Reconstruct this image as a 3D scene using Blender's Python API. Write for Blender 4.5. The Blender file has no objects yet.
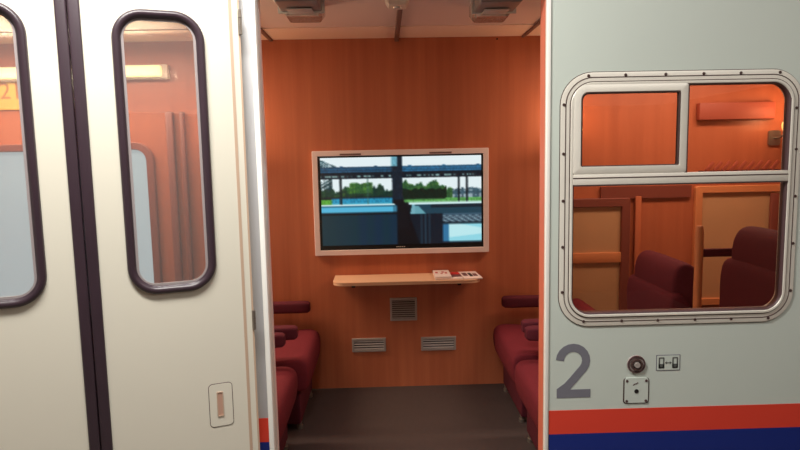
import bpy, bmesh, math, random
from mathutils import Vector, Matrix
random.seed(7)
R = math.radians
SC = bpy.context.scene
COL = SC.collection

# ---------------- camera ----------------
F = 620.0
PITCH, YAW, ROLL = R(6.5), R(1.3), 0.020
cd = bpy.data.cameras.new('camera'); cam = bpy.data.objects.new('camera', cd); COL.objects.link(cam)
cd.sensor_width = 36; cd.lens = F / 800 * 36; cd.clip_start = 0.02
CAMP = Vector((0, 0, 1.6))
rot = Matrix.Rotation(-YAW, 3, 'Z') @ Matrix.Rotation(R(90) - PITCH, 3, 'X') @ Matrix.Rotation(-ROLL, 3, 'Z')
cam.matrix_world = Matrix.Translation(CAMP) @ rot.to_4x4()
SC.camera = cam

# ---------------- world, exposure, lights ----------------
w = bpy.data.worlds.new('world'); SC.world = w; w.use_nodes = True
w.node_tree.nodes['Background'].inputs[0].default_value = (1, .95, .88, 1)
w.node_tree.nodes['Background'].inputs[1].default_value = 0.05
SC.view_settings.view_transform = 'Standard'; SC.view_settings.look = 'None'
SC.view_settings.gamma = 1; SC.view_settings.exposure = 0.0; SC.view_settings.use_curve_mapping = False


def area(name, loc, size, sizey, power, color, rx=0, rz=0, ry=0):
    l = bpy.data.lights.new(name, 'AREA'); l.shape = 'RECTANGLE'; l.size = size; l.size_y = sizey
    l.energy = power; l.color = color
    o = bpy.data.objects.new(name, l); COL.objects.link(o); o.location = loc; o.rotation_euler = (rx, ry, rz)
    return o


def point(name, loc, power, color, r=.03):
    l = bpy.data.lights.new(name, 'POINT'); l.energy = power; l.color = color; l.shadow_soft_size = r
    o = bpy.data.objects.new(name, l); COL.objects.link(o); o.location = loc
    return o


HL = [(-0.62, 1.2), (1.75, .5)]                     # hall ceiling luminaire by the doors, then an added fill lamp
area('hall_lamp_light', (HL[0][0], HL[0][1], 2.93), 1.1, .28, 76, (1, .975, .92))
area('hall_lamp_light', (HL[1][0], HL[1][1], 2.93), 1.1, .28, 20, (1, .95, .90))  # added fill that lifts the carriage side and its stripes
WARM = (1, .62, .34)
SCON = [(-1.02, 1.82), (1.22, 1.82), (2.62, 1.82)]      # wall lamps on the back wall (x, z)
for k, (x, z) in enumerate(SCON):
    point('wall_lamp_light', (x, 3.94, z), [3.6, 3.2, 3.6][k], WARM, .05)
SOFT = (1, .78, .60)
area('bay_fill_light', (-2.0, 3.55, 2.30), 1.4, .25, 36, (1, .80, .60))       # added fill lights without fixtures, under the ceiling of both side bays
area('bay_fill_light', (1.95, 3.5, 2.30), 1.0, .25, 23, SOFT)
area('strip_lamp_light', (-2.2, 4.04, 2.13), 1.8, .06, 40, (1, .88, .56), R(-60))


# ---------------- helpers ----------------
def ray(px, py):
    return (rot @ Vector(((px - 400) / F, (225 - py) / F, -1))).normalized()


def W(px, py, y):                   # a point of the plane at depth y
    d = ray(px, py); t = y / d.y
    return CAMP.x + d.x * t, CAMP.z + d.z * t


def Hz(px, py, z):                  # a point of the horizontal plane at height z
    d = ray(px, py); t = (z - CAMP.z) / d.z
    return d.x * t, d.y * t


def s2l(c):
    return tuple(((v / 255) / 12.92 if v / 255 <= .04045 else ((v / 255 + .055) / 1.055) ** 2.4) for v in c)


def mat(name, rgb, rough=.5, metal=0, emit=None, es=0, noise=None, bump=None, spec=.5, coat=0):
    m = bpy.data.materials.new(name); m.use_nodes = True; nt = m.node_tree; b = nt.nodes['Principled BSDF']
    c = s2l(rgb) + (1,)
    b.inputs['Base Color'].default_value = c; b.inputs['Roughness'].default_value = rough
    b.inputs['Metallic'].default_value = metal; b.inputs['Specular IOR Level'].default_value = spec
    b.inputs['Coat Weight'].default_value = coat
    if emit: b.inputs['Emission Color'].default_value = s2l(emit) + (1,); b.inputs['Emission Strength'].default_value = es
    if noise:                       # (scale xyz, detail, amount)
        (sx, sy, sz), amt = noise
        tc = nt.nodes.new('ShaderNodeTexCoord'); mp = nt.nodes.new('ShaderNodeMapping'); mp.inputs['Scale'].default_value = (sx, sy, sz)
        nz = nt.nodes.new('ShaderNodeTexNoise'); nz.inputs['Scale'].default_value = 1; nz.inputs['Detail'].default_value = 5
        mx = nt.nodes.new('ShaderNodeMix'); mx.data_type = 'RGBA'
        mx.inputs[6].default_value = tuple(v * (1 - amt) for v in c[:3]) + (1,)
        mx.inputs[7].default_value = tuple(min(1, v * (1 + amt)) for v in c[:3]) + (1,)
        nt.links.new(tc.outputs['Object'], mp.inputs[0]); nt.links.new(mp.outputs[0], nz.inputs['Vector'])
        nt.links.new(nz.outputs[0], mx.inputs[0]); nt.links.new(mx.outputs[2], b.inputs['Base Color'])
    if bump:
        tc = nt.nodes.new('ShaderNodeTexCoord')
        nz = nt.nodes.new('ShaderNodeTexNoise'); nz.inputs['Scale'].default_value = bump[0]
        bp = nt.nodes.new('ShaderNodeBump'); bp.inputs['Strength'].default_value = bump[1]; bp.inputs['Distance'].default_value = .002
        nt.links.new(tc.outputs['Object'], nz.inputs['Vector']); nt.links.new(nz.outputs[0], bp.inputs['Height']); nt.links.new(bp.outputs[0], b.inputs['Normal'])
    return m


def glass(name, tint, refl=.05, haze=None):
    m = bpy.data.materials.new(name); m.use_nodes = True; nt = m.node_tree
    for n in list(nt.nodes): nt.nodes.remove(n)
    out = nt.nodes.new('ShaderNodeOutputMaterial'); tr = nt.nodes.new('ShaderNodeBsdfTransparent'); tr.inputs[0].default_value = tint + (1,)
    gl = nt.nodes.new('ShaderNodeBsdfGlossy'); gl.inputs['Roughness'].default_value = .02
    fr = nt.nodes.new('ShaderNodeFresnel'); fr.inputs[0].default_value = 1.5
    ml = nt.nodes.new('ShaderNodeMath'); ml.operation = 'MULTIPLY'; ml.inputs[1].default_value = refl / .04
    ml.use_clamp = True
    mx = nt.nodes.new('ShaderNodeMixShader')
    nt.links.new(fr.outputs[0], ml.inputs[0]); nt.links.new(ml.outputs[0], mx.inputs[0])
    src = tr
    if haze:
        df = nt.nodes.new('ShaderNodeBsdfDiffuse'); df.inputs[0].default_value = haze[1] + (1,)
        m2 = nt.nodes.new('ShaderNodeMixShader'); m2.inputs[0].default_value = haze[0]
        nt.links.new(tr.outputs[0], m2.inputs[1]); nt.links.new(df.outputs[0], m2.inputs[2]); src = m2
    nt.links.new(src.outputs[0], mx.inputs[1]); nt.links.new(gl.outputs[0], mx.inputs[2])
    nt.links.new(mx.outputs[0], out.inputs[0])
    return m


def wood(name, base, dark, light, vert=True):
    m = bpy.data.materials.new(name); m.use_nodes = True; nt = m.node_tree; b = nt.nodes['Principled BSDF']
    tc = nt.nodes.new('ShaderNodeTexCoord'); mp = nt.nodes.new('ShaderNodeMapping')
    mp.inputs['Scale'].default_value = (14, 14, .5)
    nz = nt.nodes.new('ShaderNodeTexNoise'); nz.inputs['Scale'].default_value = 1; nz.inputs['Detail'].default_value = 6; nz.inputs['Roughness'].default_value = .65
    mp2 = nt.nodes.new('ShaderNodeMapping'); mp2.inputs['Scale'].default_value = (2.2, 2.2, .12)
    n2 = nt.nodes.new('ShaderNodeTexNoise'); n2.inputs['Scale'].default_value = 1; n2.inputs['Detail'].default_value = 2
    ad = nt.nodes.new('ShaderNodeMix'); ad.inputs[0].default_value = .5
    rp = nt.nodes.new('ShaderNodeValToRGB')
    rp.color_ramp.elements[0].position = .33; rp.color_ramp.elements[0].color = s2l(dark) + (1,)
    rp.color_ramp.elements[1].position = .67; rp.color_ramp.elements[1].color = s2l(light) + (1,)
    e = rp.color_ramp.elements.new(.5); e.color = s2l(base) + (1,)
    L = nt.links.new
    L(tc.outputs['Object'], mp.inputs[0]); L(mp.outputs[0], nz.inputs['Vector']); L(tc.outputs['Object'], mp2.inputs[0]); L(mp2.outputs[0], n2.inputs['Vector'])
    L(nz.outputs[0], ad.inputs[2]); L(n2.outputs[0], ad.inputs[3]); L(ad.outputs[0], rp.inputs[0]); L(rp.outputs[0], b.inputs['Base Color'])
    b.inputs['Roughness'].default_value = .42
    return m


M = {}
M['wood'] = wood('orange_wood_laminate', (180, 99, 66), (164, 87, 56), (196, 112, 74))
M['wood_light'] = mat('pale_wood', (230, 184, 150), .5, noise=((3, 30, 30), .08))
M['floor'] = mat('dark_floor', (70, 57, 55), .65, noise=((40, 12, 1), .12), spec=.25)
M['ceil'] = mat('carriage_ceiling_paint', (226, 204, 200), .6)
M['cove'] = mat('ceiling_border_paint', (242, 216, 202), .6)
M['cream'] = mat('cream_door_paint', (218, 213, 198), .38, noise=((3, 3, 1.2), .015), bump=(2, .1))
M['pale'] = mat('pale_grey_green_paint', (202, 211, 203), .4, noise=((1.5, 1.5, 1.5), .02))
M['white'] = mat('white_trim', (240, 238, 232), .3)
M['whiteplastic'] = mat('white_plastic', (220, 205, 195), .45)
M['alu'] = mat('aluminium', (196, 196, 198), .35, .6)
M['greytrim'] = mat('grey_trim', (190, 189, 191), .4, .1)
M['frame'] = mat('window_frame_paint', (226, 221, 210), .4, .1, noise=((30, 30, 30), .04))
M['grime'] = mat('grime_seam', (70, 48, 44), .8)
M['rubber'] = mat('aged_rubber', (56, 42, 50), .36, noise=((20, 20, 6), .22))
M['rubber_brown'] = mat('brown_rubber', (84, 60, 62), .4, noise=((20, 20, 5), .2))
M['seamtan'] = mat('tan_seam', (190, 162, 140), .6)
M['orange'] = mat('orange_red_stripe', (222, 66, 48), .4)
M['blue'] = mat('blue_stripe', (16, 40, 124), .4)
M['grey2'] = mat('grey_numeral', (118, 118, 128), .5)
M['steel'] = mat('steel', (150, 140, 130), .35, .8)
M['dark'] = mat('dark', (24, 18, 18), .6)
M['black'] = mat('black_plastic', (10, 10, 12), .35)
M['seat'] = mat('burgundy_fabric', (108, 33, 42), .85, noise=((60, 60, 60), .18), bump=(300, .3), spec=.2)
M['seat2'] = mat('dark_burgundy_fabric', (88, 31, 42), .85, noise=((60, 60, 60), .18), bump=(300, .3), spec=.2)
M['tvframe'] = mat('pinkish_surround', (234, 210, 206), .5)
M['slot'] = mat('grille_slot', (120, 88, 80), .6)
M['vent'] = mat('vent_grey', (172, 162, 158), .5, .3)
M['ventback'] = mat('vent_dark', (28, 20, 18), .8)
M['brownframe'] = mat('dark_brown_frame', (124, 62, 50), .5)
M['beige'] = mat('beige_panel', (196, 150, 110), .45, noise=((2, 2, 5), .06))
M['tan'] = mat('tan_panel', (205, 130, 84), .5)
M['jamb'] = mat('orange_jamb', (200, 106, 82), .45)
M['day'] = mat('daylit_pane', (90, 110, 120), .3, emit=(184, 204, 208), es=1.1, noise=((2, 2, .8), .1))
M['lampglow'] = mat('lamp_glow', (255, 230, 160), .5, emit=(255, 214, 120), es=1.3)
M['tube'] = mat('lamp_tube', (255, 240, 200), .5, emit=(255, 236, 150), es=1.6)
M['satin'] = mat('satin_metal', (178, 168, 162), .4, .2)
M['redboard'] = mat('red_brown_board', (156, 74, 54), .6)
M['lampgrey'] = mat('lamp_housing_grey', (128, 120, 122), .4)
M['hallpanel'] = mat('hall_lamp_panel', (255, 250, 240), .5, emit=(255, 246, 230), es=2.0)
M['hallwall'] = mat('hall_wall_paint', (236, 226, 224), .7)
M['hallmirrordark'] = mat('hall_reflected_dark', (92, 58, 52), .7)  # dark tone made up to be mirrored in the door glass
M['hallfloor'] = mat('hall_floor', (120, 112, 104), .55)
M['hallceil'] = mat('hall_ceiling', (215, 212, 206), .7)
M['yellow'] = mat('yellow_panel', (250, 205, 90), .6)
M['ochre'] = mat('ochre_number', (190, 120, 50), .6)
M['glass_r'] = glass('tinted_glass', (.92, .85, .80), .05)
M['glass_l'] = glass('door_glass', (.93, .91, .91), .17, (.09, (.92, .84, .82)))  # pinkish diffuse share stands in for haze reflected from the hall
M['acrylic'] = glass('clear_acrylic', (.86, .84, .84), .05, (.35, (.9, .85, .82)))
M['frit'] = mat('speckled_glass_edge', (150, 140, 140), .5, noise=((400, 400, 400), .5))
M['paper'] = mat('white_paper', (235, 215, 210), .7)
M['red'] = mat('red_print', (190, 40, 46), .6)
M['greyprint'] = mat('grey_print', (110, 70, 74), .6)


class MB:
    def __init__(s): s.bm = bmesh.new()

    def face(s, pts):
        vs = [s.bm.verts.new(p) for p in pts]
        try: s.bm.faces.new(vs)
        except ValueError: pass

    def box(s, x0, x1, y0, y1, z0, z1, bev=0, seg=2):
        r = bmesh.ops.create_cube(s.bm, size=1)
        for v in r['verts']:
            v.co = Vector(((x0 + x1) / 2 + v.co.x * (x1 - x0), (y0 + y1) / 2 + v.co.y * (y1 - y0), (z0 + z1) / 2 + v.co.z * (z1 - z0)))
        if bev:
            es = list({e for v in r['verts'] for e in v.link_edges})
            bmesh.ops.bevel(s.bm, geom=es, offset=bev, segments=seg, profile=.5, affect='EDGES')
        return s

    def loops(s, L, closed=False, caps=True):
        rows = [[s.bm.verts.new(p) for p in l] for l in L]
        n = len(rows[0])
        m = len(rows)
        for i in range(m if closed else m - 1):
            a, b = rows[i], rows[(i + 1) % m]
            for k in range(n):
                k2 = (k + 1) % n
                s.bm.faces.new((a[k], a[k2], b[k2], b[k]))
        if caps and not closed:
            s.bm.faces.new(rows[0][::-1]); s.bm.faces.new(rows[-1])
        return s

    def prism(s, pts, y0, y1, bev=0):       # pts in (x,z)
        if bev:
            cx = sum(p[0] for p in pts) / len(pts); cz = sum(p[1] for p in pts) / len(pts)
            def ins(d): return [(x - d * (1 if x > cx else -1), z - d * (1 if z > cz else -1)) for x, z in pts]
            a = ins(bev)
            return s.loops([[(x, y1, z) for x, z in pts], [(x, y0 + bev, z) for x, z in pts], [(x, y0, z) for x, z in a]])
        return s.loops([[(x, y0, z) for x, z in pts], [(x, y1, z) for x, z in pts]])

    def tube(s, path, r, n=12, taper=None):
        rows = []
        path = [Vector(p) for p in path]
        for i, p in enumerate(path):
            d = (path[min(i + 1, len(path) - 1)] - path[max(i - 1, 0)]).normalized()
            up = Vector((0, 0, 1)) if abs(d.z) < .9 else Vector((1, 0, 0))
            a = d.cross(up).normalized(); b = d.cross(a)
            rr = r if taper is None else taper[i]
            rows.append([p + a * math.cos(2 * math.pi * k / n) * rr + b * math.sin(2 * math.pi * k / n) * rr for k in range(n)])
        return s.loops(rows)

    def build(s, name, m, parent=None, smooth=True, ang=35):
        bmesh.ops.remove_doubles(s.bm, verts=s.bm.verts, dist=1e-6)
        bmesh.ops.recalc_face_normals(s.bm, faces=s.bm.faces)
        me = bpy.data.meshes.new(name); s.bm.to_mesh(me); s.bm.free()
        me.materials.append(m)
        if smooth:
            for p in me.polygons: p.use_smooth = True
            me.set_sharp_from_angle(angle=R(ang))
        o = bpy.data.objects.new(name, me); COL.objects.link(o)
        if parent: o.parent = parent
        return o


def rrect(x0, x1, z0, z1, r, n=8):
    rs = r if isinstance(r, (tuple, list)) else (r, r, r, r)   # tr, tl, bl, br
    out = []
    for (cx, cz, a0, rr) in ((x1 - rs[0], z1 - rs[0], 0, rs[0]), (x0 + rs[1], z1 - rs[1], 90, rs[1]), (x0 + rs[2], z0 + rs[2], 180, rs[2]), (x1 - rs[3], z0 + rs[3], 270, rs[3])):
        for k in range(n + 1):
            a = R(a0 + 90 * k / n); out.append((cx + rr * math.cos(a), cz + rr * math.sin(a)))
    return out


def ringprof(mb, x0, x1, z0, z1, r, prof, n=8):        # closed sweep; prof = [(inset, y)]
    L = []
    for ins, y in prof:
        rs = [max(q - ins, .002) for q in (r if isinstance(r, (tuple, list)) else (r,) * 4)]
        L.append([(x, y, z) for x, z in rrect(x0 + ins, x1 - ins, z0 + ins, z1 - ins, rs, n)])
    return mb.loops(L, closed=True)


def band(mb, A, B, y0, y1):                            # flat panel between outline A and hole B
    return mb.loops([[(x, y0, z) for x, z in A], [(x, y0, z) for x, z in B], [(x, y1, z) for x, z in B], [(x, y1, z) for x, z in A]], closed=True)


def disc(mb, cx, cz, r, y0, y1, n=24, r2=None):
    f = [(cx + r * math.cos(2 * math.pi * k / n), y1, cz + r * math.sin(2 * math.pi * k / n)) for k in range(n)]
    r2 = r2 or r
    g = [(cx + r2 * math.cos(2 * math.pi * k / n), y0, cz + r2 * math.sin(2 * math.pi * k / n)) for k in range(n)]
    return mb.loops([f, g])


def thing(name, label, cat, loc=(0, 0, 0), rz=0, group=None):
    o = bpy.data.objects.new(name, None); COL.objects.link(o); o.location = loc; o.rotation_euler = (0, 0, rz)
    o.empty_display_size = .1
    return tag(o, label, cat, group)


def tag(o, label, cat, group=None):
    o['label'] = label; o['category'] = cat
    if group: o['group'] = group
    return o


def struct(o): o['kind'] = 'structure'; return o


def kids(o): return [c for c in bpy.data.objects if c.parent == o]


def dup(o, parent=None):
    c = o.copy(); COL.objects.link(c)
    if parent: c.parent = parent
    for ch in kids(o): dup(ch, c)
    return c


YB = 4.15      # back wall depth
YF = 2.10      # outer face of the carriage side
ZC = 2.36      # carriage ceiling
ZH = -.12      # hall floor
OFF = .001

# ---------------- setting: carriage interior ----------------
struct(MB().box(-3.3, 3.3, YB, YB + .06, -.02, 3.0).build('wall_back', M['wood'], smooth=False))
struct(MB().box(-3.3, 3.3, YF + .02, YB, -.05, 0).build('floor', M['floor'], smooth=False))
cv = 3.80
struct(MB().box(-3.3, 3.3, YF + .1, YB, ZC, ZC + .05).build('ceiling', M['ceil'], smooth=False))
struct(MB().box(-3.3, 3.3, cv, YB, ZC - .006, ZC).build('trim_1', M['cove'], smooth=False))
for k, (a, b) in enumerate([(W(263, 31, 3.9), W(271, 37.5, YB)), (W(543, 21, 3.6), W(523, 35.5, YB))]):
    x = b[0]
    struct(MB().box(x - .012, x + .012, 3.0, YB, ZC - .016, ZC - .006, .003).build('trim_%d' % (2 + k), M['slot']))
struct(MB().box(-3.36, -3.3, YF, YB, -.05, 3).build('wall_left', M['wood'], smooth=False))
struct(MB().box(3.3, 3.36, YF, YB, -.05, 3).build('wall_right', M['wood'], smooth=False))

# ---------------- setting: the hall the camera stands in ----------------
struct(MB().box(-3.3, 3.3, -3.2, YF + .02, ZH - .05, ZH).build('floor', M['hallfloor'], smooth=False))
struct(MB().box(-3.3, 3.3, -3.2, YB + .06, 3.0, 3.05).build('ceiling', M['hallceil'], smooth=False))
for nm, b in (('wall_left', (-3.36, -3.3, -3.2, YF)), ('wall_right', (3.3, 3.36, -3.2, YF)), ('wall_front', (-3.36, 3.36, -3.26, -3.2))):
    struct(MB().box(*b, ZH - .05, 3.05).build(nm, M['hallwall'], smooth=False))
struct(MB().box(-3.3, 3.3, -3.2, -3.185, ZH, 2.12).build('trim_4', M['hallmirrordark'], smooth=False))  # invented dark band, its height set for the reflection in the door panes
struct(MB().box(3.285, 3.3, -3.185, YF - .01, ZH, 2.12).build('trim_5', M['hallmirrordark'], smooth=False))  # same invented band continued along the right hall wall
for k, (x, y) in enumerate(HL):
    t = thing('hall_ceiling_light', ['white strip light on hall ceiling above the double door', 'added white fill strip light on hall ceiling near the right carriage window'][k], 'ceiling light', (x, y, 3.0))
    ringprof(MB(), -.58, .58, -.17, .17, .02, [(0, 0), (0, .05), (.03, .05), (.03, 0)]).build('housing', M['alu'], t).rotation_euler = (R(-90), 0, 0)
    MB().box(-.55, .55, -.14, .14, -.05, -.04).build('diffuser', M['hallpanel'], t)

# ---------------- carriage side panel (right of the doorway) ----------------
XR, _ = W(546.5, 240, YF)
wx0 = W(564, 240, YF)[0]; wx1 = W(792, 240, YF)[0]; wz1 = W(680, 79, YF)[1]; wz0 = W(680, 315, YF)[1]
side = thing('train_carriage', 'pale grey-green carriage side right of the doorway with orange and blue stripes', 'train carriage', (XR, YF, ZH))
lx = lambda x: x - XR
lz = lambda z: z - ZH


def P2(px, py):                     # facade point in the side's own frame
    x, z = W(px, py, YF); return x - XR, z - ZH


band(MB(), rrect(0, 3.3 - XR, 0, 3.0 - ZH, .001), rrect(lx(wx0), lx(wx1), lz(wz0), lz(wz1), .085), 0, .03).build('side_panel', M['pale'], side, smooth=False)
zo1 = P2(675, 407)[1]; zo0 = P2(675, 430.5)[1]
MB().box(.012, 3.3 - XR, -.0015, 0, zo0, zo1).build('orange_stripe', M['orange'], side)
MB().box(.012, 3.3 - XR, -.0015, 0, zo0 - .40, zo0).build('blue_stripe', M['blue'], side)
MB().box(-.004, .010, -.006, .012, 0, 2.9, .003).build('edge_trim', M['white'], side)
MB().box(0, .05, .03, .10, .12, 2.25).build('door_jamb', M['jamb'], side)
# header above the opening
hd = MB().box(-.05, XR - .006, YF, YF + .03, 2.14, 3.0).build('carriage_header', M['pale'], smooth=False)
MBH = MB().box(-3.3, -.05, YF, YF + .03, 2.14, 3.0).build('head_board', M['pale'], hd, smooth=False)
tag(hd, 'pale grey carriage panel above the doorway', 'panel')

# numeral 2
def stroke(mb, pts, wd, y0, y1):
    pts = [Vector(p) for p in pts]; n = len(pts); Lp = []; Rp = []
    for i, p in enumerate(pts):
        d = (pts[min(i + 1, n - 1)] - pts[max(i - 1, 0)]).normalized(); nn = Vector((-d.y, d.x))
        Lp.append(p + nn * wd / 2); Rp.append(p - nn * wd / 2)
    for i in range(n - 1):
        q = [Lp[i], Lp[i + 1], Rp[i + 1], Rp[i]]
        mb.loops([[(v.x, y0, v.y) for v in q], [(v.x, y1, v.y) for v in q]])


ax, az = P2(555.5, 398); bx_, bz = P2(591, 342.5)
sw, sh = bx_ - ax, bz - az


def T(u, v): return (ax + u * sw, az + v * sh)


prof = []
for k in range(13):                  # bowl of the 2: from left tip over the top to lower right
    a = R(178 - k * (178 + 38) / 12)
    prof.append(T(.49 + .375 * math.cos(a), .68 + .235 * math.sin(a)))
prof += [T(.68, .46), T(.50, .325), T(.34, .215)]
nb = MB(); stroke(nb, prof, sw * .235, -.0012, 0)
q = [T(.03, 0), T(1, 0), T(1, .15), T(.03, .15)]
nb.loops([[(x, -.0013, z) for x, z in q], [(x, 0, z) for x, z in q]])
dd = (Vector(T(.34, .215)) - Vector(T(.50, .325))).normalized(); n2_ = Vector((-dd.y, dd.x)) * sw * .1175
pe = Vector(T(.34, .215))
q = [T(.03, .1), T(.03, .165), tuple(pe - n2_), tuple(pe + n2_), T(.42, .12)]
nb.loops([[(x, -.0011, z) for x, z in q], [(x, 0, z) for x, z in q]])
nb.build('numeral', M['grey2'], side, smooth=False)['label'] = 'large grey numeral 2'

# ---------------- right window ----------------
win = thing('carriage_window', 'pale framed carriage window with rounded corners, sliding upper pane and fixed panes', 'window', (W(675, 200, YF)[0], YF - .0008, wz0))
OX, OZ = win.location.x, win.location.z


def Q(px, py):
    x, z = W(px, py, YF); return x - OX, z - OZ


fx0 = Q(559.5, 200)[0]; fx1 = Q(797, 200)[0]; fz1 = Q(680, 71)[1]; fz0 = Q(675, 323.5)[1]
u = (fx1 - fx0) / 237.5              # metres per pixel on the facade
MBf = MB(); ringprof(MBf, fx0, fx1, fz0, fz1, 31 * u, [(0, 0), (0, -.004), (1.5 * u, -.0055), (9 * u, -.0055), (9 * u, 0)], 10)
MBf.build('flange', M['frame'], win)
g = MB(); ringprof(g, fx0 - .7 * u, fx1 + .7 * u, fz0 - .7 * u, fz1 + .7 * u, 31.7 * u, [(0, 0), (0, -.001), (1.2 * u, -.001), (1.2 * u, 0)], 10)
ringprof(g, fx0 + 4.4 * u, fx1 - 4.4 * u, fz0 + 4.4 * u, fz1 - 4.4 * u, 26.6 * u, [(0, -.005), (0, -.0066), (.75 * u, -.0066), (.75 * u, -.005)], 10)
ringprof(g, fx0 + 8.6 * u, fx1 - 8.6 * u, fz0 + 8.6 * u, fz1 - 8.6 * u, 22.4 * u, [(0, -.001), (0, -.007), (1.1 * u, -.007), (1.1 * u, -.001)], 10)
g.build('grime_seams', M['grime'], win)
ringprof(MB(), fx0 + 9.5 * u, fx1 - 9.5 * u, fz0 + 9.5 * u, fz1 - 9.5 * u, 21.5 * u, [(0, .03), (0, -.010), (.5 * u, -.0115), (2.2 * u, -.0115), (2.8 * u, -.009), (2.8 * u, .03)], 10).build('inner_frame', M['frame'], win)
gx0, gx1, gz0, gz1 = fx0 + 12.2 * u, fx1 - 12.6 * u, fz0 + 12.8 * u, fz1 - 12.2 * u
ringprof(MB(), gx0 - .2 * u, gx1 + .2 * u, gz0 - .2 * u, gz1 + .2 * u, 17 * u, [(0, .02), (0, -.0095), (1.5 * u, -.004), (1.5 * u, .02)], 10).build('glazing_seal', M['rubber_brown'], win)
# cross bar
bz1 = Q(675, 172.5)[1]; bz0 = Q(675, 183)[1]
MB().box(gx0, gx1, -.012, .016, bz0, bz1, .002).build('cross_bar', M['frame'], win)
MB().box(gx0, gx1, -.0128, -.011, bz0 + (bz1 - bz0) * .60, bz0 + (bz1 - bz0) * .70).build('track_groove', M['grime'], win)
MB().box(gx0, gx1, -.0125, .0, bz0 - .0045, bz0).build('bar_seal', M['grime'], win)
# sliding sash, upper left
sx1 = Q(686, 130)[0]
sash = MB(); ringprof(sash, gx0 - .001, sx1, bz1, gz1 + .003, (3 * u, 14 * u, 3 * u, 3 * u), [(0, .012), (0, -.0105), (.8 * u, -.012), (7.2 * u, -.012), (8.2 * u, -.008), (8.2 * u, .012)], 6)
sash = sash.build('sash', M['frame'], win)
s2 = MB(); ringprof(s2, gx0 + 7.6 * u, sx1 - 7.6 * u, bz1 + 7.2 * u, gz1 - 7.0 * u, (1.5 * u, 8 * u, 2 * u, 2 * u), [(0, .008), (0, -.0115), (1.2 * u, -.0095), (1.2 * u, .008)], 6)
s2.build('sash_seal', M['grime'], sash)
s3 = MB(); s3.box(sx1 - .4 * u, sx1 + .7 * u, -.0125, .01, bz1, gz1)
s3.build('sash_edge_seal', M['grime'], sash)
MB().box(gx0 + 7.6 * u, sx1 - 7.6 * u, -.001, .003, bz1 + 7.6 * u, gz1 - 7 * u).build('pane', M['glass_r'], sash)
MB().box(sx1, gx1 - .001, .006, .010, bz1, gz1 - .002).build('pane', M['glass_r'], win)
MB().box(gx0 + .001, gx1 - .001, .004, .008, gz0 + .002, bz0).build('pane', M['glass_r'], win)
scr = [(588, 76), (625, 74.5), (665, 74), (703, 73), (740, 72.5), (779, 72.3), (562.5, 105), (561.5, 154), (561.5, 201), (561, 247), (561, 292),
       (583, 321), (621, 320.3), (657, 319.8), (694, 319), (730, 318.3), (767, 317.4), (795.5, 108), (795, 149), (794, 196), (793.5, 243), (792, 290)]
for px, py in scr:
    x, z = Q(px, py)
    x = min(max(x, fx0 + 3 * u), fx1 - 3 * u); z = min(max(z, fz0 + 3 * u), fz1 - 3 * u)
    disc(MB(), x, z, 1.6 * u, -.0085, -.005, 10, 1.2 * u).build('screw', M['grime'], win)

# ---------------- small fittings on the panel ----------------
x, z = W(636, 364, YF)
t = thing('door_button', 'round steel door button with dark rings below the window', 'button', (x, YF, z))
disc(MB(), 0, 0, 9.6 * u, -.004, 0, 32, 9 * u).build('rosette', M['satin'], t)
ringprof(MB(), -9.3 * u, 9.3 * u, -9.3 * u, 9.3 * u, 9.3 * u, [(0, 0), (.3 * u, -.007), (1.7 * u, -.007), (1.7 * u, 0)], 8).build('outer_ring', M['rubber_brown'], t)
ringprof(MB(), -6.2 * u, 6.2 * u, -6.2 * u, 6.2 * u, 6.2 * u, [(0, 0), (.3 * u, -.012), (2.0 * u, -.012), (2.3 * u, 0)], 8).build('inner_ring', M['grime'], t)
disc(MB(), 0, 0, 3.6 * u, -.015, 0, 20, 2.8 * u).build('push_cap', M['satin'], t)
x, z = W(668, 362.5, YF)
t = thing('door_sign', 'small pale pictogram sign of two doors and arrows beside round button', 'sign', (x, YF, z))
MB().box(-12.3 * u, 12.3 * u, -.0014, 0, -8.3 * u, 8.3 * u).build('sign_border', M['grey2'], t)
MB().box(-11.5 * u, 11.5 * u, -.002, -.001, -7.5 * u, 7.5 * u).build('sign_plate', M['pale'], t)
p = MB()
for s in (-1, 1):
    ringprof(p, s * 7 * u - 2.9 * u, s * 7 * u + 2.9 * u, -5.8 * u, 5.8 * u, .8 * u, [(0, -.0015), (0, -.0028), (1.3 * u, -.0028), (1.3 * u, -.0015)], 3)
    p.box(s * 7 * u - 2.9 * u, s * 7 * u + 2.9 * u, -.0028, -.0015, -5.4 * u, -1.2 * u)
    q = [(s * 3.6 * u, 0), (s * 1.5 * u, 1.5 * u), (s * 1.5 * u, -1.5 * u)]
    p.loops([[(a, -.0028, b) for a, b in q], [(a, -.0015, b) for a, b in q]])
p.box(-2 * u, 2 * u, -.0027, -.0015, -.45 * u, .45 * u)
p.build('pictogram', mat('pictogram_ink', (92, 94, 92), .6), t, smooth=False)
x, z = W(636, 390.5, YF)
t = thing('lock_plate', 'small square pale lock plate with central hole under round button', 'plate', (x, YF, z))
MB().prism(rrect(-13.3 * u, 13.3 * u, -13.6 * u, 13.6 * u, 3 * u), -.0015, 0).build('plate_seam', M['grime'], t)
MB().prism(rrect(-12 * u, 12 * u, -12.6 * u, 13.8 * u, 2.4 * u), -.004, 0).build('cover', M['pale'], t)
disc(MB(), 0, -.3 * u, 2.2 * u, -.0055, -.003, 16).build('keyhole', M['dark'], t)
for sx in (-1, 1):
    for sz in (-1, 1):
        disc(MB(), sx * 9.9 * u, sz * 10.6 * u, 1.4 * u, -.0055, -.003, 10).build('screw', M['rubber_brown'], t)
sm = MB(); stroke(sm, [(-3.5 * u, 6 * u), (-2 * u, 7.4 * u), (-.2 * u, 7.6 * u), (1.5 * u, 9 * u)], .9 * u, -.0048, -.003)
sm.build('scratch', M['rubber_brown'], t, smooth=False)

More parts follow.
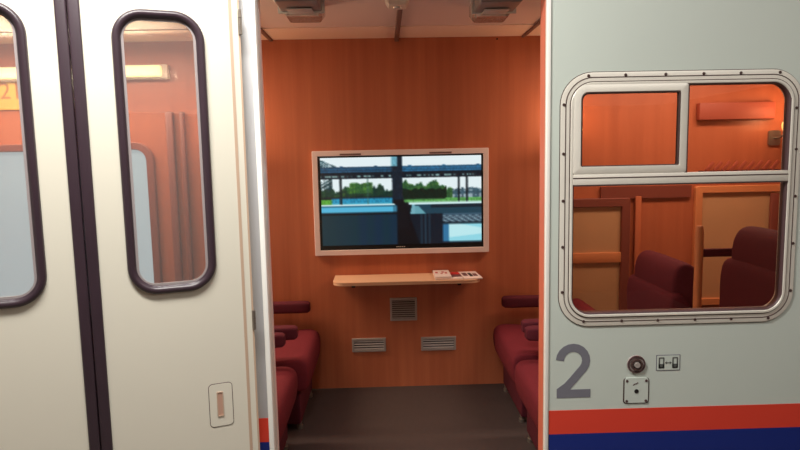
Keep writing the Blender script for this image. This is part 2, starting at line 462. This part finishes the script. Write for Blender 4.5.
# ---------------- left door post ----------------
xa = .5 * (W(247.5, 20, YF)[0] + W(258.5, 415, YF)[0]); xb = .5 * (W(251.5, 20, YF)[0] + W(267.5, 415, YF)[0]); xc = .5 * (W(257, 20, YF)[0] + W(273, 415, YF)[0])
post = thing('door_post', 'slim grey and white door post between folding door and dim compartment', 'post', (xa, YF, ZH))
MB().box(-.045, xb - xa, .008, .05, 0, 2.255, .003).build('grey_post', M['greytrim'], post)
MB().box(xb - xa, xc - xa, -.012, .05, 0, 2.255, .004).build('white_trim', M['white'], post)
MB().box(-.02, xb - xa - .001, .0065, .009, zo0, zo1).build('orange_stripe', M['orange'], post)
MB().box(-.02, xb - xa - .001, .0065, .009, zo0 - .40, zo0).build('blue_stripe', M['blue'], post)
MB().box(xb - xa, xc - xa, .05, .075, .12, 2.25).build('inner_jamb', M['tvframe'], post)

# ---------------- left double door ----------------
DA = R(20.3)
hx = .5 * (W(243.5, 20, YF)[0] + W(257.5, 415, YF)[0])
HP = Vector((hx + .003, YF - .036, 0)); DX = Vector((math.cos(DA), math.sin(DA), 0)); DN = Vector((math.sin(DA), -math.cos(DA), 0))


def D(px, py):                       # point on the door's outer face: (s along the door, z)
    d = ray(px, py); t = (HP - CAMP).dot(DN) / d.dot(DN); p = CAMP + d * t
    return (p - HP).dot(DX), p.z


def avg(*pp):
    v = [D(*p)[0] for p in pp]; return sum(v) / len(v)


ZD0, ZD1 = -.02, 2.34
se0 = avg((55, 5), (79, 320), (88.5, 448)); sem = avg((67, 5), (90.7, 320), (101, 448)); se1 = avg((78, 5), (102, 320), (111.5, 448))
sg = avg((230.5, 20), (249, 440))
se1 += .004
# window extents (gasket outer)
w1 = (avg((111.7, 50), (118.5, 150), (127, 250)), avg((206.7, 100), (214, 200)), D(165, 290)[1], D(150, 12)[1])
wl_r = avg((27.5, 50), (31.5, 90), (37, 165), (45.5, 250))
wwid = w1[1] - w1[0]
w2 = (wl_r - wwid, wl_r, D(5, 312)[1], D(2, -2)[1])
W1Z = (.5 * (w1[2] + w2[2]), .5 * (w1[3] + w2[3]))


def door_leaf(label, s0, s1, wn, seal, plate, hinges, grooved):
    t = thing('carriage_door', label, 'door', (HP.x, HP.y, ZD0), DA, 'cream folding carriage doors')
    z = lambda v: v - ZD0
    rr = .078
    g0, g1 = wn[0] + .012, wn[1] - .012
    band(MB(), rrect(s0, s1, 0, ZD1 - ZD0, .003), rrect(g0, g1, z(wn[2]) + .012, z(wn[3]) - .012, rr), 0, .035).build('door_panel', M['cream'], t, smooth=False)
    gk = MB(); ringprof(gk, wn[0], wn[1], z(wn[2]), z(wn[3]), rr + .012, [(0, 0), (.001, -.008), (.005, -.013), (.013, -.016), (.021, -.011), (.026, -.003), (.027, .02), (.012, .02)], 10)
    gk = gk.build('window_gasket', M['rubber'], t, ang=60)
    ft = MB(); ringprof(ft, wn[0] + .026, wn[1] - .026, z(wn[2]) + .026, z(wn[3]) - .026, rr - .02, [(0, .003), (0, .0), (.008, -.0), (.008, .003)], 10)
    ft.build('glass_border', M['frit'], gk)
    MB().prism(rrect(wn[0] + .026, wn[1] - .026, z(wn[2]) + .026, z(wn[3]) - .026, rr - .02, 8), .004, .008).build('pane', M['glass_l'], t)
    a, b = seal
    MB().box(a, b, -.010, .045, 0, ZD1 - ZD0, .006, 3).build('edge_seal', M['rubber'], t)
    return t, z


dr, z = door_leaf('cream train door leaf nearest the open compartment, with recessed pull plate', se1, 0, w1[:2] + W1Z, (sem + .001, se1), True, True, True)
MB().box(sg - .002, sg + .0075, -.0012, 0, 0, ZD1 - ZD0).build('seam_strip', M['seamtan'], dr)
MB().box(-.006, .0, -.002, 0, 0, ZD1 - ZD0).build('edge_strip', M['seamtan'], dr)
px0, px1 = avg((208.5, 395),), avg((233, 400),); pz0 = D(222, 426)[1]; pz1 = D(220, 383)[1]
hs = MB(); ringprof(hs, px0, px1, z(pz0), z(pz1), .014, [(0, 0), (0, -.0012), (.0025, -.0012), (.0025, 0)], 6)
ho = MB().prism(rrect(px0 + .002, px1 - .002, z(pz0) + .002, z(pz1) - .002, .012), -.002, 0).build('pull_plate', M['cream'], dr)
hs.build('plate_seam', M['rubber_brown'], ho)
qx0, qx1 = D(217, 403)[0], D(223.5, 403)[0]; qz0 = D(220, 416)[1]; qz1 = D(220, 391.5)[1]
qs = MB(); ringprof(qs, qx0, qx1, z(qz0), z(qz1), .002, [(0, -.002), (0, -.0045), (.0035, -.0045), (.0035, -.002)], 2)
qs.build('slot_rim', M['seamtan'], ho)
MB().box(qx0 + .002, qx1 - .002, -.0028, -.0018, z(qz0) + .002, z(qz1) - .002).build('slot', mat('slot_shadow_paint', (190, 150, 130), .6), ho)
for (py0, py1, pxx) in ((12, 37, 243.3), (307, 326, 256.8)):
    za = W(pxx, py1, YF)[1]; zb = W(pxx, py0, YF)[1]
    h = MB().box(-.006, .006, -.006, 0, z(za), z(zb), .001)
    h = h.build('hinge', M['steel'], dr)
    n = 3
    for k in range(n):
        a = z(za) + (z(zb) - z(za)) * k / n; b = z(za) + (z(zb) - z(za)) * (k + .92) / n
        MB().tube([(.0, -.008, a), (.0, -.008, b)], .005, 10).build('knuckle', M['steel'], h)
dl, z = door_leaf('cream train door leaf cut off by left edge of the photo', w2[0] - (w1[0] - se1) * 1.0 - .02, se0, w2[:2] + W1Z, (se0, sem - .001), False, False, False)

# ---------------- television ----------------
tx, tz = W(400, 202, YB)


def TV(px, py):
    x, z = W(px, py, YB); return x - tx, z - tz


tv = thing('television', 'wide flat television showing a station view, in pale surround on back wall', 'television', (tx, YB - .003, tz))
fx0_, fx1_ = .5 * (TV(312, 151)[0] + TV(316, 255)[0]), .5 * (TV(487, 148)[0] + TV(489, 251)[0])
fz1_, fz0_ = .5 * (TV(312, 151)[1] + TV(487, 148)[1]), .5 * (TV(316, 255)[1] + TV(489, 251.5)[1])
k = (fx1_ - fx0_) / 174.5
ringprof(MB(), fx0_, fx1_, fz0_, fz1_, .006, [(0, 0), (0, -.03), (.003, -.033), (5.0 * k, -.033), (5.4 * k, -.028), (5.4 * k, 0)], 3).build('surround', M['tvframe'], tv)
for a, b in ((340, 361), (429, 451)):
    MB().box(TV(a, 152)[0], TV(b, 152)[0], -.0345, -.032, fz1_ - 4.6 * k, fz1_ - 3.0 * k).build('speaker_slot', M['slot'], tv)
MB().box(fx0_ + 5.3 * k, fx1_ - 5.3 * k, -.024, 0, fz0_ + 5.3 * k, fz1_ - 5.3 * k).build('bezel', M['black'], tv)
mk = MB()
for i in range(5): mk.box((-4.5 + i * 1.9) * k, (-3.4 + i * 1.9) * k, -.0246, -.0238, fz0_ + 7 * k, fz0_ + 7.8 * k)
mk.build('badge', M['whiteplastic'], tv)
X0, X1, Z0, Z1 = fx0_ + 7.8 * k, fx1_ - 7.4 * k, fz0_ + 10 * k, fz1_ - 7 * k


def hsh(i, j=0):
    v = math.sin(i * 12.9898 + j * 78.233) * 43758.5453; return v - math.floor(v)


def sn(x, s=0):                     # smooth 1-D noise
    i = math.floor(x); f = x - i; f = f * f * (3 - 2 * f)
    return hsh(i, s) * (1 - f) + hsh(i + 1, s) * f


def pic(px, py):                    # the programme on the screen: a station seen from a train
    sky = (238, 252, 255); n = sn(px * .9, 1) * sn(py * 1.1 + px * .3, 2)
    if (391.5 if py < 204 else 396) < px < 402 + max(0, py - 195) * .2 and py < 230:                       # window pillar
        c = (20, 34, 48) if px > 397 or py > 166 else (110, 175, 195)
        return c if py < 200 else (12, 14, 22)
    if py >= 166 - (1 if (px % 34) < 3 else 0) and py < 171.5:
        b = (38, 86, 118) if int(py * 1.1) % 3 else (22, 54, 80)
        return (b[0] + 6, b[1] + 22, b[2] + 30) if px > 401 else b
    if py < 166:
        if px < 336 and py > 158 + (px - 320) * .45 and hsh(int(px * 1.5), int(py * 1.5)) > .3: return (40, 80, 90)
        return sky if px < 391 or px > 401 else (140, 200, 215)
    if py < 178:
        if 174.6 < py < 176.6 and sn(px * .7, 4) > .58: return (120, 150, 150)
        return (14, 26, 38)
    if py < 204 and px < 394:
        if 339 < px < 341.5: return (16, 28, 34)
        if 366.8 < px < 367.8: return (70, 110, 100)
        top = 180 + 9 * sn(px * .2, 5) + 4 * sn(px * .8, 6)
        if 349 < px < 372: top = 184 - 3 * sn(px * .25, 9)
        if py < top:
            return sky if (px > 332 or sn(px * .8, 31) + sn(py * .7 + px * .4, 32) > 1.1) else (30, 60, 66)
        if py < 196.5:
            if 346 < px < 372 and py < 193: return (40 + int(50 * n), 86 + int(56 * n), 52)
            return (14 + int(50 * n), 48 + int(50 * n), 46)
        if py < 198: return (22, 26, 34)
        if px < 331: return (90, 165, 60) if py > 199 else (24, 40, 40)
        if py < 203: return (36, 146, 186)
        return (90, 190, 215)
    if py < 203 and px > 401.5:
        if 457.5 < px < 459.3 or 465.6 < px < 467.6: return (14, 24, 32)
        top = 179 + 7 * sn(px * .2, 7) + 2.5 * sn(px * .9, 17)
        if px > 446: top = 188 + 3 * sn(px * .5, 8)
        if py < top: return sky
        if py < 199:
            if px > 452:
                return (150, 172, 182) if sn(px * .45, 21) * sn(py * .6, 22) > .3 else (60, 90, 105)
            if py > 188 + 3 * sn(px * .4, 3) and px < 446: return (16, 34, 26)
            return (36 + int(60 * n), 80 + int(66 * n), 52)
        return (96, 168, 88) if py > 200 or px > 445 else (20, 40, 28)
    if py < 205.5:
        return (215, 245, 248) if (px < 394 or px > 408) else (14, 18, 26)
    if px < 396:
        if py < 206.5: return (24, 84, 110)
        if py < 212.5: return (86, 188, 226) if px < 392 else (60, 130, 160)
        if py < 215: return (6, 18, 28)
        f = sn(px * .13, 11)
        return (10, int(42 + 8 * f), int(70 - 10 * f))
    # right lower
    if px < 403.5 + (py - 202) * .34: return (6, 8, 16)
    if py < 215:
        if px < 414: return (10, 18, 26) if px < 411 - (py - 206) * .2 else (120, 180, 195)
        if 413 < px < 416 + (py - 205) * .9 and py > 207: return (104, 168, 182)
        if py < 209 and px > 430: return (16, 34, 48)
        return (28, 66, 84)
    if px > 442:
        if py < 217: return (60, 90, 110)
        if py < 224:
            return (130, 160, 175) if (int(px * .6 + py) % 4 < 2) == (int(py) % 2 == 0) else (40, 60, 78)
        if py < 226: return (10, 30, 44)
        if py < 244:
            if px < 448: return (50, 120, 165)
            return (196, 244, 250) if (py - 226) > (px - 448) * .2 - 2 and py < 240 - (px - 448) * .1 else (150, 225, 240)
    if 418 < px < 432 and int(px) % 4 == 0: return (44, 74, 92)
    return (10, 24, 38)


NX, NZ = 220, 124
bm = bmesh.new(); cl = bm.verts.layers.float_color.new('Col'); grid = []
for j in range(NZ + 1):
    row = []
    for i in range(NX + 1):
        fu, fv = i / NX, j / NZ
        v = bm.verts.new((X0 + (X1 - X0) * fu, -.0262, Z1 + (Z0 - Z1) * fv))
        qx, qy = 320.5 + 160.5 * fu, 156.5 + 89.5 * fv
        c = [0, 0, 0]
        for ox, oy in ((0, 0), (.7, .5), (-.7, .5), (.5, -.6), (-.5, -.6)):
            cc = pic(qx + ox, qy + oy); c = [a + b_ / 5 for a, b_ in zip(c, cc)]
        g = .7 + .6 * sn(qx * .8, 41 + int(qy / 2)) if max(c) < 200 and qy < 204 else 1
        v[cl] = tuple(min(1, q * g) for q in s2l(c)) + (1,)
        row.append(v)
    grid.append(row)
for j in range(NZ):
    for i in range(NX):
        bm.faces.new((grid[j][i], grid[j + 1][i], grid[j + 1][i + 1], grid[j][i + 1]))
me = bpy.data.meshes.new('screen'); bm.to_mesh(me); bm.free()
ms = bpy.data.materials.new('screen_picture'); ms.use_nodes = True; nt = ms.node_tree; b = nt.nodes['Principled BSDF']
at = nt.nodes.new('ShaderNodeAttribute'); at.attribute_name = 'Col'
nt.links.new(at.outputs['Color'], b.inputs['Emission Color']); b.inputs['Emission Strength'].default_value = .88
b.inputs['Base Color'].default_value = (.01, .01, .01, 1); b.inputs['Roughness'].default_value = .3
me.materials.append(ms)
o = bpy.data.objects.new('screen', me); COL.objects.link(o); o.parent = tv

# ---------------- shelf and leaflets ----------------
sxa, sza = W(333, 275.3, YB); sxb, szb = W(478, 272, YB); zs = .5 * (sza + szb)
sd = YB - Hz(400, 281.5, zs)[1]
sh = thing('wall_shelf', 'narrow pale wooden shelf on back wall under the television', 'shelf', ((sxa + sxb) / 2, YB, zs))
hw = (sxb - sxa) / 2 - .018
r = rrect(-hw, hw, -sd, 0, (.002, .002, .07, .07), 8)
s = MB(); s.loops([[(x, y, -.001) for x, y in r], [(x, y, -.022) for x, y in r]]); s.build('shelf_board', M['wood_light'], sh)
r = rrect(-hw - .002, hw + .002, -sd - .003, -.001, (.002, .002, .072, .072), 8)
s = MB(); s.loops([[(x, y, 0) for x, y in r], [(x, y, -.006) for x, y in r]]); s.build('top_edge', M['wood_light'], sh)
for sx in (-.35, .35): MB().box(sx - .012, sx + .012, -.14, 0, -.06, -.022, .003).build('bracket', M['dark'], sh)


def leaflet(label, pxa, pxb, rz, ln, inks, thick=.006, zoff=0, ma='paper', dy=0):
    xa_, _ = W(pxa, 278, YB - sd * .5); xb_, _ = W(pxb, 278, YB - sd * .5)
    t = thing('leaflet', label, 'leaflet', ((xa_ + xb_) / 2, YB - sd * .5 + dy, zs + zoff), rz)
    hw = (xb_ - xa_) / 2
    MB().box(-hw, hw, -ln / 2, ln / 2, 0, thick, .001).build('pages', M[ma], t)
    for (a, b, c, d, mm) in inks:
        MB().box(a * hw, b * hw, c * ln / 2, d * ln / 2, thick, thick + .0006).build('print', M[mm], t)


leaflet('white leaflet with small red marks on the pale shelf', 434, 450, 0, .225, [(-.8, -.5, .0, .4, 'red'), (.0, .3, .2, .5, 'red'), (.35, .65, -.1, .25, 'red'), (-.2, .1, -.2, 0, 'red')], .022)
leaflet('dark red picture leaflet between two white leaflets on the pale shelf', 449.5, 461, 0, .225, [(-1, 1, .2, .95, 'red'), (-1, 1, -.5, .2, 'greyprint')], .007, .0)
leaflet('white leaflet with grey and black blocks at the right end of the shelf', 461, 479, R(4), .23, [(-.8, -.3, -.3, .6, 'greyprint'), (-.15, .2, -.5, .5, 'dark'), (.3, .75, -.4, .3, 'greyprint')], .008)

# ---------------- vents ----------------
def vent(label, px0, px1, py0, py1, n, grp):
    cx, cz = W((px0 + px1) / 2, (py0 + py1) / 2, YB); hw = (W(px1, (py0 + py1) / 2, YB)[0] - W(px0, (py0 + py1) / 2, YB)[0]) / 2
    hh = (W((px0 + px1) / 2, py0, YB)[1] - W((px0 + px1) / 2, py1, YB)[1]) / 2
    t = thing('air_vent', label, 'vent', (cx, YB, cz), 0, grp)
    b = .014
    ringprof(MB(), -hw, hw, -hh, hh, .003, [(0, 0), (.002, -.012), (b, -.012), (b + .001, 0)], 2).build('vent_frame', M['vent'], t)
    MB().box(-hw + b, hw - b, -.002, 0, -hh + b, hh - b).build('backing', M['ventback'], t)
    m = MB(); H = 2 * (hh - b)
    for i in range(n):
        zc = -hh + b + H * (i + .5) / n; d = H / n * .24
        q = [(-.010, zc - d), (-.0085, zc - d - .001), (-.002, zc + d - .001), (-.003, zc + d)]
        m.loops([[(-hw + b, y, zz) for y, zz in q], [(hw - b, y, zz) for y, zz in q]])
    m.build('grille', M['vent'], t)


vent('square grey air vent directly under the shelf', 390, 417, 297.5, 320.5, 9, None)
vent('low wide grey air vent left of the square vent', 352, 386, 338, 351.5, 4, 'low wide vents near the floor')
vent('low wide grey air vent right of the square vent', 421, 456, 336.5, 350, 4, 'low wide vents near the floor')
x, z = W(497, 39, YB)
tag(disc(MB(), x, z, .006, YB - .004, YB, 12).build('wall_plug', M['dark']), 'tiny black plug in orange wall near the ceiling', 'plug')

# ---------------- ceiling fittings ----------------
def clight(label, px):
    x0, y0 = Hz(px, 25, 2.27)
    t = thing('ceiling_lamp', label, 'ceiling lamp', (x0, y0, ZC), 0, 'clear box lamps on the compartment ceiling')
    # tray against the ceiling, clear tapered cover below
    MB().box(-.098, .098, -.42, -.20, -.07, 0, .01, 3).build('lamp_housing', M['lampgrey'], t)
    MB().box(-.112, .112, -.21, -.20, -.078, -.0, .004).build('end_bar', M['alu'], t)
    m = MB(); A = rrect(-.098, .098, -.20, 0.0, .02, 4); B = rrect(-.078, .078, -.19, -.03, .02, 4)
    m.loops([[(x, y, 0) for x, y in A], [(x, y, -.05) for x, y in A], [(x, y, -.085) for x, y in B]])
    m.build('clear_cover', M['acrylic'], t)
    MB().tube([(-.07, -.10, -.04), (.07, -.10, -.04)], .012, 12).build('lamp_tube', M['whiteplastic'], t)
    MB().box(-.06, .06, -.30, -.2, -.079, -.074, .002).build('maker_plate', M['greytrim'], t)


clight('clear box ceiling lamp on left, near the door post', 307)
clight('clear box ceiling lamp on right, near the pale carriage side', 487)
x, y = Hz(397, 9, ZC - .04)
sdv = thing('smoke_detector', 'small square white detector in the middle of the ceiling', 'detector', (x, y - .06, ZC))
m = MB(); A = rrect(-.042, .042, -.05, .05, .012, 4); B = rrect(-.058, .058, -.065, .065, .015, 4)
m.loops([[(x, y, 0) for x, y in B], [(x, y, -.02) for x, y in B], [(x, y, -.045) for x, y in A]]); m.build('detector_body', M['whiteplastic'], sdv)
r = MB(); rr_ = [(.022 * math.cos(2 * math.pi * k / 16), .022 * math.sin(2 * math.pi * k / 16)) for k in range(16)]
r.loops([[(a, b, -.044) for a, b in rr_], [(a * .8, b * .8, -.052) for a, b in rr_]]); r.build('sensor_cap', M['alu'], sdv)
xr = W(396.5, 37, YB)[0]
tag(MB().box(xr - .014, xr + .014, y + .02, YB, ZC - .03, ZC - .006, .004).build('cable_duct', M['slot']), 'thin brown cable duct from the detector to the back wall', 'duct')

# ---------------- wall lamps ----------------
for k, (x, z) in enumerate(SCON):
    t = thing('wall_lamp', ['small warm wall lamp left of the television behind the door post', 'small warm wall lamp right of the television behind the orange jamb', 'small warm wall lamp seen at right edge of the window'][k], 'wall lamp', (x, YB, z - .16), 0, 'warm lamps on back wall')
    MB().prism(rrect(-.04, .04, -.05, .05, .015), -.015, 0).build('back_plate', M['steel'], t)
    MB().tube([(0, -.01, 0), (0, -.07, .0), (0, -.11, .02), (0, -.17, .04)], .007, 8).build('lamp_arm', M['steel'], t)
    n = 20; rows = []
    for rr2, zz in ((.028, .035), (.045, .05), (.05, .075), (.046, .10), (.04, .10), (.044, .075), (.04, .055), (.024, .042)):
        rows.append([(rr2 * math.cos(2 * math.pi * i / n), -.17 + rr2 * math.sin(2 * math.pi * i / n), zz) for i in range(n)])
    MB().loops(rows).build('shade', M['lampglow'], t)

# ---------------- seats ----------------
def seat(label, w_=.66, head=False, mA='seat', hb=.62):
    """Faces +X, origin on the floor under the middle of the front edge."""
    t = thing('train_armchair', label, 'seat', (0, 0, 0), 0, None)
    h = w_ / 2
    def extr(prof, y0, y1, ins, name, mm):
        m = MB(); rows = []
        cx = sum(p[0] for p in prof) / len(prof); cz = sum(p[1] for p in prof) / len(prof)
        for y, f in ((y0, .88), (y0 + ins * .2, .97), (y0 + ins, 1), (y1 - ins, 1), (y1 - ins * .2, .97), (y1, .88)):
            rows.append([(cx + (px - cx) * f, y, cz + (pz - cz) * f) for px, pz in prof])
        m.loops(rows); o = m.build(name, M[mm], t, ang=80)
        md = o.modifiers.new('sub', 'SUBSURF'); md.levels = 2; md.render_levels = 2
        return o
    extr([(-.54, .26), (-.04, .245), (-.012, .26), (.0, .38), (-.012, .425), (-.05, .447), (-.12, .447), (-.3, .43), (-.5, .41), (-.55, .38)], -h, h, .05, 'cushion', mA)
    extr([(-.50, .36), (-.43, .42), (-.47, .6), (-.50, hb - .06), (-.54, hb), (-.60, hb), (-.63, hb - .05), (-.60, .5), (-.58, .36)], -h + .02, h - .02, .05, 'backrest', mA)
    if head:
        extr([(-.44, hb - .12), (-.43, hb + .02), (-.46, hb + .12), (-.53, hb + .15), (-.60, hb + .1), (-.60, hb - .12)], -h + .06, h - .06, .06, 'headrest', 'seat2')
    for s in (-1, 1):
        y = s * (h - .03)
        m = MB(); rows = []
        for x_, hh_, ww in ((-.50, .03, .028), (-.40, .036, .034), (-.13, .038, .036), (-.085, .036, .034), (-.07, .026, .026)):
            rows.append([(x_, y + a, .60 + b) for a, b in rrect(-ww, ww, -hh_, hh_, min(ww, hh_) * .45, 4)])
        m.loops(rows); m.build('armrest', M['seat2'], t, ang=50)
    MB().box(-.5, -.07, -h + .05, h - .05, .035, .27, .02).build('seat_base', M['seat2'], t)
    for s in (-1, 1):
        m = MB(); m.tube([(-.085, s * (h - .09), 0), (-.085, s * (h - .09), .02), (-.085, s * (h - .09), .022), (-.085, s * (h - .09), .06)], .02, 14, [.018, .018, .012, .012])
        m.build('leg', M['steel'], t)
    return t


S0 = seat('burgundy seat in left corner against the orange back wall')
XL_, XR_ = -.45, .70
S0.location = (XL_, 3.77, 0); S0['group'] = 'burgundy compartment seats'


def place(src, label, loc, rz, grp):
    c = dup(src); c['label'] = label; c.location = loc; c.rotation_euler = (0, 0, rz); c['group'] = grp
    return c


place(S0, 'burgundy seat on left nearest the doorway, beside the door post', (XL_ - .05, 3.03, 0), 0, 'burgundy compartment seats')
place(S0, 'burgundy seat in right corner against the orange back wall', (XR_, 3.77, 0), math.pi, 'burgundy compartment seats')
place(S0, 'burgundy seat on right nearest the doorway, beside the orange jamb', (XR_ - .01, 3.03, 0), math.pi, 'burgundy compartment seats')
S1 = seat('dark red high-backed seat seen low in the middle of the right window', .60, True, 'seat2', .90)
S1.location = (2.0, 3.22, 0); S1['group'] = 'seats behind the right window'
S2 = seat('large dark red high-backed seat at the right of the right window', .54, True, 'seat2', 1.12)
S2.location = (2.13, 2.50, 0); S2['group'] = 'seats behind the right window'

# ---------------- what shows through the right window ----------------
def framed(name, label, cat, px0, px1, py0, py1, y, fr, panes, split=None, fm='brownframe', rad=.02):
    x0, z1 = W(px0, py0, y); x1, z0 = W(px1, py1, y)
    t = thing(name, label, cat, ((x0 + x1) / 2, y, z0)); hw = (x1 - x0) / 2; H = z1 - z0
    ringprof(MB(), -hw, hw, 0, H, rad, [(0, 0), (0, -.03), (.004, -.034), (fr, -.034), (fr + .004, -.02), (fr + .004, 0)], 4).build('frame', M[fm], t)
    ys = [0, H] if split is None else [0, H * split, H]
    for a, b in zip(ys, ys[1:]):
        MB().box(-hw + fr, hw - fr, -.012, 0, a + (fr if a == 0 else .0), b - (fr if b == H else 0)).build('panel', M[panes], t)
    if split: MB().box(-hw + fr, hw - fr, -.03, 0, H * split - .035, H * split + .035, .004).build('cross_rail', M['tan'], t)
    return t


framed('glazed_cabinet', 'brown framed cabinet front with two beige panels behind the window', 'cabinet', 560, 626, 199, 330, YB, .055, 'beige', .56)
x, z = W(637, 200, YB)
tag(MB().box(x - .02, x + .02, YB - .03, YB, 0, W(637, 196, YB)[1], .004).build('wall_batten', M['wood']), 'slim orange vertical batten beside the brown framed cabinet', 'batten')
framed('far_window', 'wide beige carriage window with orange frame beyond the seats', 'window', 694, 792, 186, 302, YB, .045, 'beige', None, 'tan')
x, z = W(770, 200, YB)
tag(MB().box(x - .025, x + .025, YB - .06, YB - .034, W(770, 285, YB)[1], W(770, 193, YB)[1], .004).build('window_post', M['brownframe']), 'dark brown upright crossing the wide beige far window', 'post')
x, y = W(699, 250, 2.83)[0], 2.83
t = thing('grab_pole', 'short orange grab pole between the two dark seats behind the window', 'pole', (x, y, 0))
zt = W(699, 226, 2.83)[1]
MB().tube([(0, 0, 0), (0, 0, zt - .03), (0, 0, zt)], .026, 14, [.019, .019, .014]).build('pole', M['tan'], t)
MB().box(0, .18, -.012, .012, W(697, 257, 2.83)[1], W(697, 249, 2.83)[1], .006).build('rail', M['seat2'], t)
x0, z0 = W(650, 104, YB); x1, z1 = W(771, 122, YB)
tag(MB().box(W(696, 110, YB)[0], W(771, 110, YB)[0], YB - .05, YB, W(720, 120, YB)[1], W(720, 103, YB)[1], .006).build('wall_panel', M['redboard']), 'dark red-brown board high on wall seen in upper right pane', 'panel')
t = thing('slatted_rack', 'slatted red rack seen along the bottom of upper right pane', 'rack', (W(738, 165, YB)[0], YB, W(738, 170, YB)[1]))
MB().box(-.27, .27, -.05, 0, -.01, .0).build('rack_tray', M['seat2'], t)
for i in range(9):
    o = MB().box(-.012, .012, -.012, 0, 0, .075, .002).build('slat', M['redboard'], t); o.location = (-.24 + i * .055, -.04, 0); o.rotation_euler = (0, R(40), 0)
MB().box(W(560, 190, YB)[0] * 0 + W(600, 190, YB)[0] - 0, W(690, 190, YB)[0], YB - .02, YB, W(640, 198, YB)[1], W(640, 186, YB)[1]).build('wall_rail', M['brownframe'])
tag(bpy.data.objects['wall_rail'], 'dark horizontal wall rail behind the window cross bar', 'rail')

# ---------------- what shows through the door windows ----------------
framed('day_window', 'brown framed bright bluish carriage window seen through door glass', 'window', -60, 165, 146, 316, YB, .045, 'day', None, 'brownframe', .12)
for a, b, nm in ((172, 179, 'leftmost'), (186, 190, 'rightmost')):
    x0 = W(a, 200, YB)[0]; x1 = W(b, 200, YB)[0]
    tag(MB().box(x0, x1, YB - .04, YB, 0, W(a, 112, YB)[1], .006).build('wall_batten', M['brownframe']), {'leftmost': 'wide dark upright batten seen through door glass, next to bright window', 'rightmost': 'narrow dark upright batten at the right behind door glass'}[nm], 'batten', 'dark battens behind the door glass')
x0 = W(-70, 72, YB)[0]; x1 = W(170, 72, YB)[0]
t = thing('strip_lamp', 'long yellow strip lamp seen through the door windows', 'lamp', ((x0 + x1) / 2, YB, W(60, 74, YB)[1])); hw = (x1 - x0) / 2
MB().box(-hw, hw, -.05, 0, -.045, .045, .008).build('lamp_body', M['whiteplastic'], t)
MB().box(-hw + .03, hw - .03, -.09, -.05, -.035, .035, .015).build('diffuser', M['tube'], t)
x0 = W(-70, 100, YB)[0]; x1 = W(70, 90, YB)[0]
t = thing('number_board', 'yellow board with number 21 seen through the left door glass', 'sign', ((x0 + x1) / 2, YB, W(10, 110, YB)[1])); hw = (x1 - x0) / 2
MB().box(-hw, hw, -.012, 0, 0, .18, .003).build('board', M['yellow'], t)
fc = bpy.data.curves.new('number', 'FONT'); fc.body = '21'; fc.size = .15; fc.extrude = .001
fo = bpy.data.objects.new('number', fc); COL.objects.link(fo); dg = bpy.context.evaluated_depsgraph_get()
mm_ = bpy.data.meshes.new_from_object(fo.evaluated_get(dg)); bpy.data.objects.remove(fo)
mm_.materials.clear(); mm_.materials.append(M['ochre'])
fo = bpy.data.objects.new('number', mm_); COL.objects.link(fo); fo.parent = t; fo.rotation_euler = (R(90), 0, 0)
fo.location = (W(1, 98, YB)[0] - t.location.x, -.0135, .07)
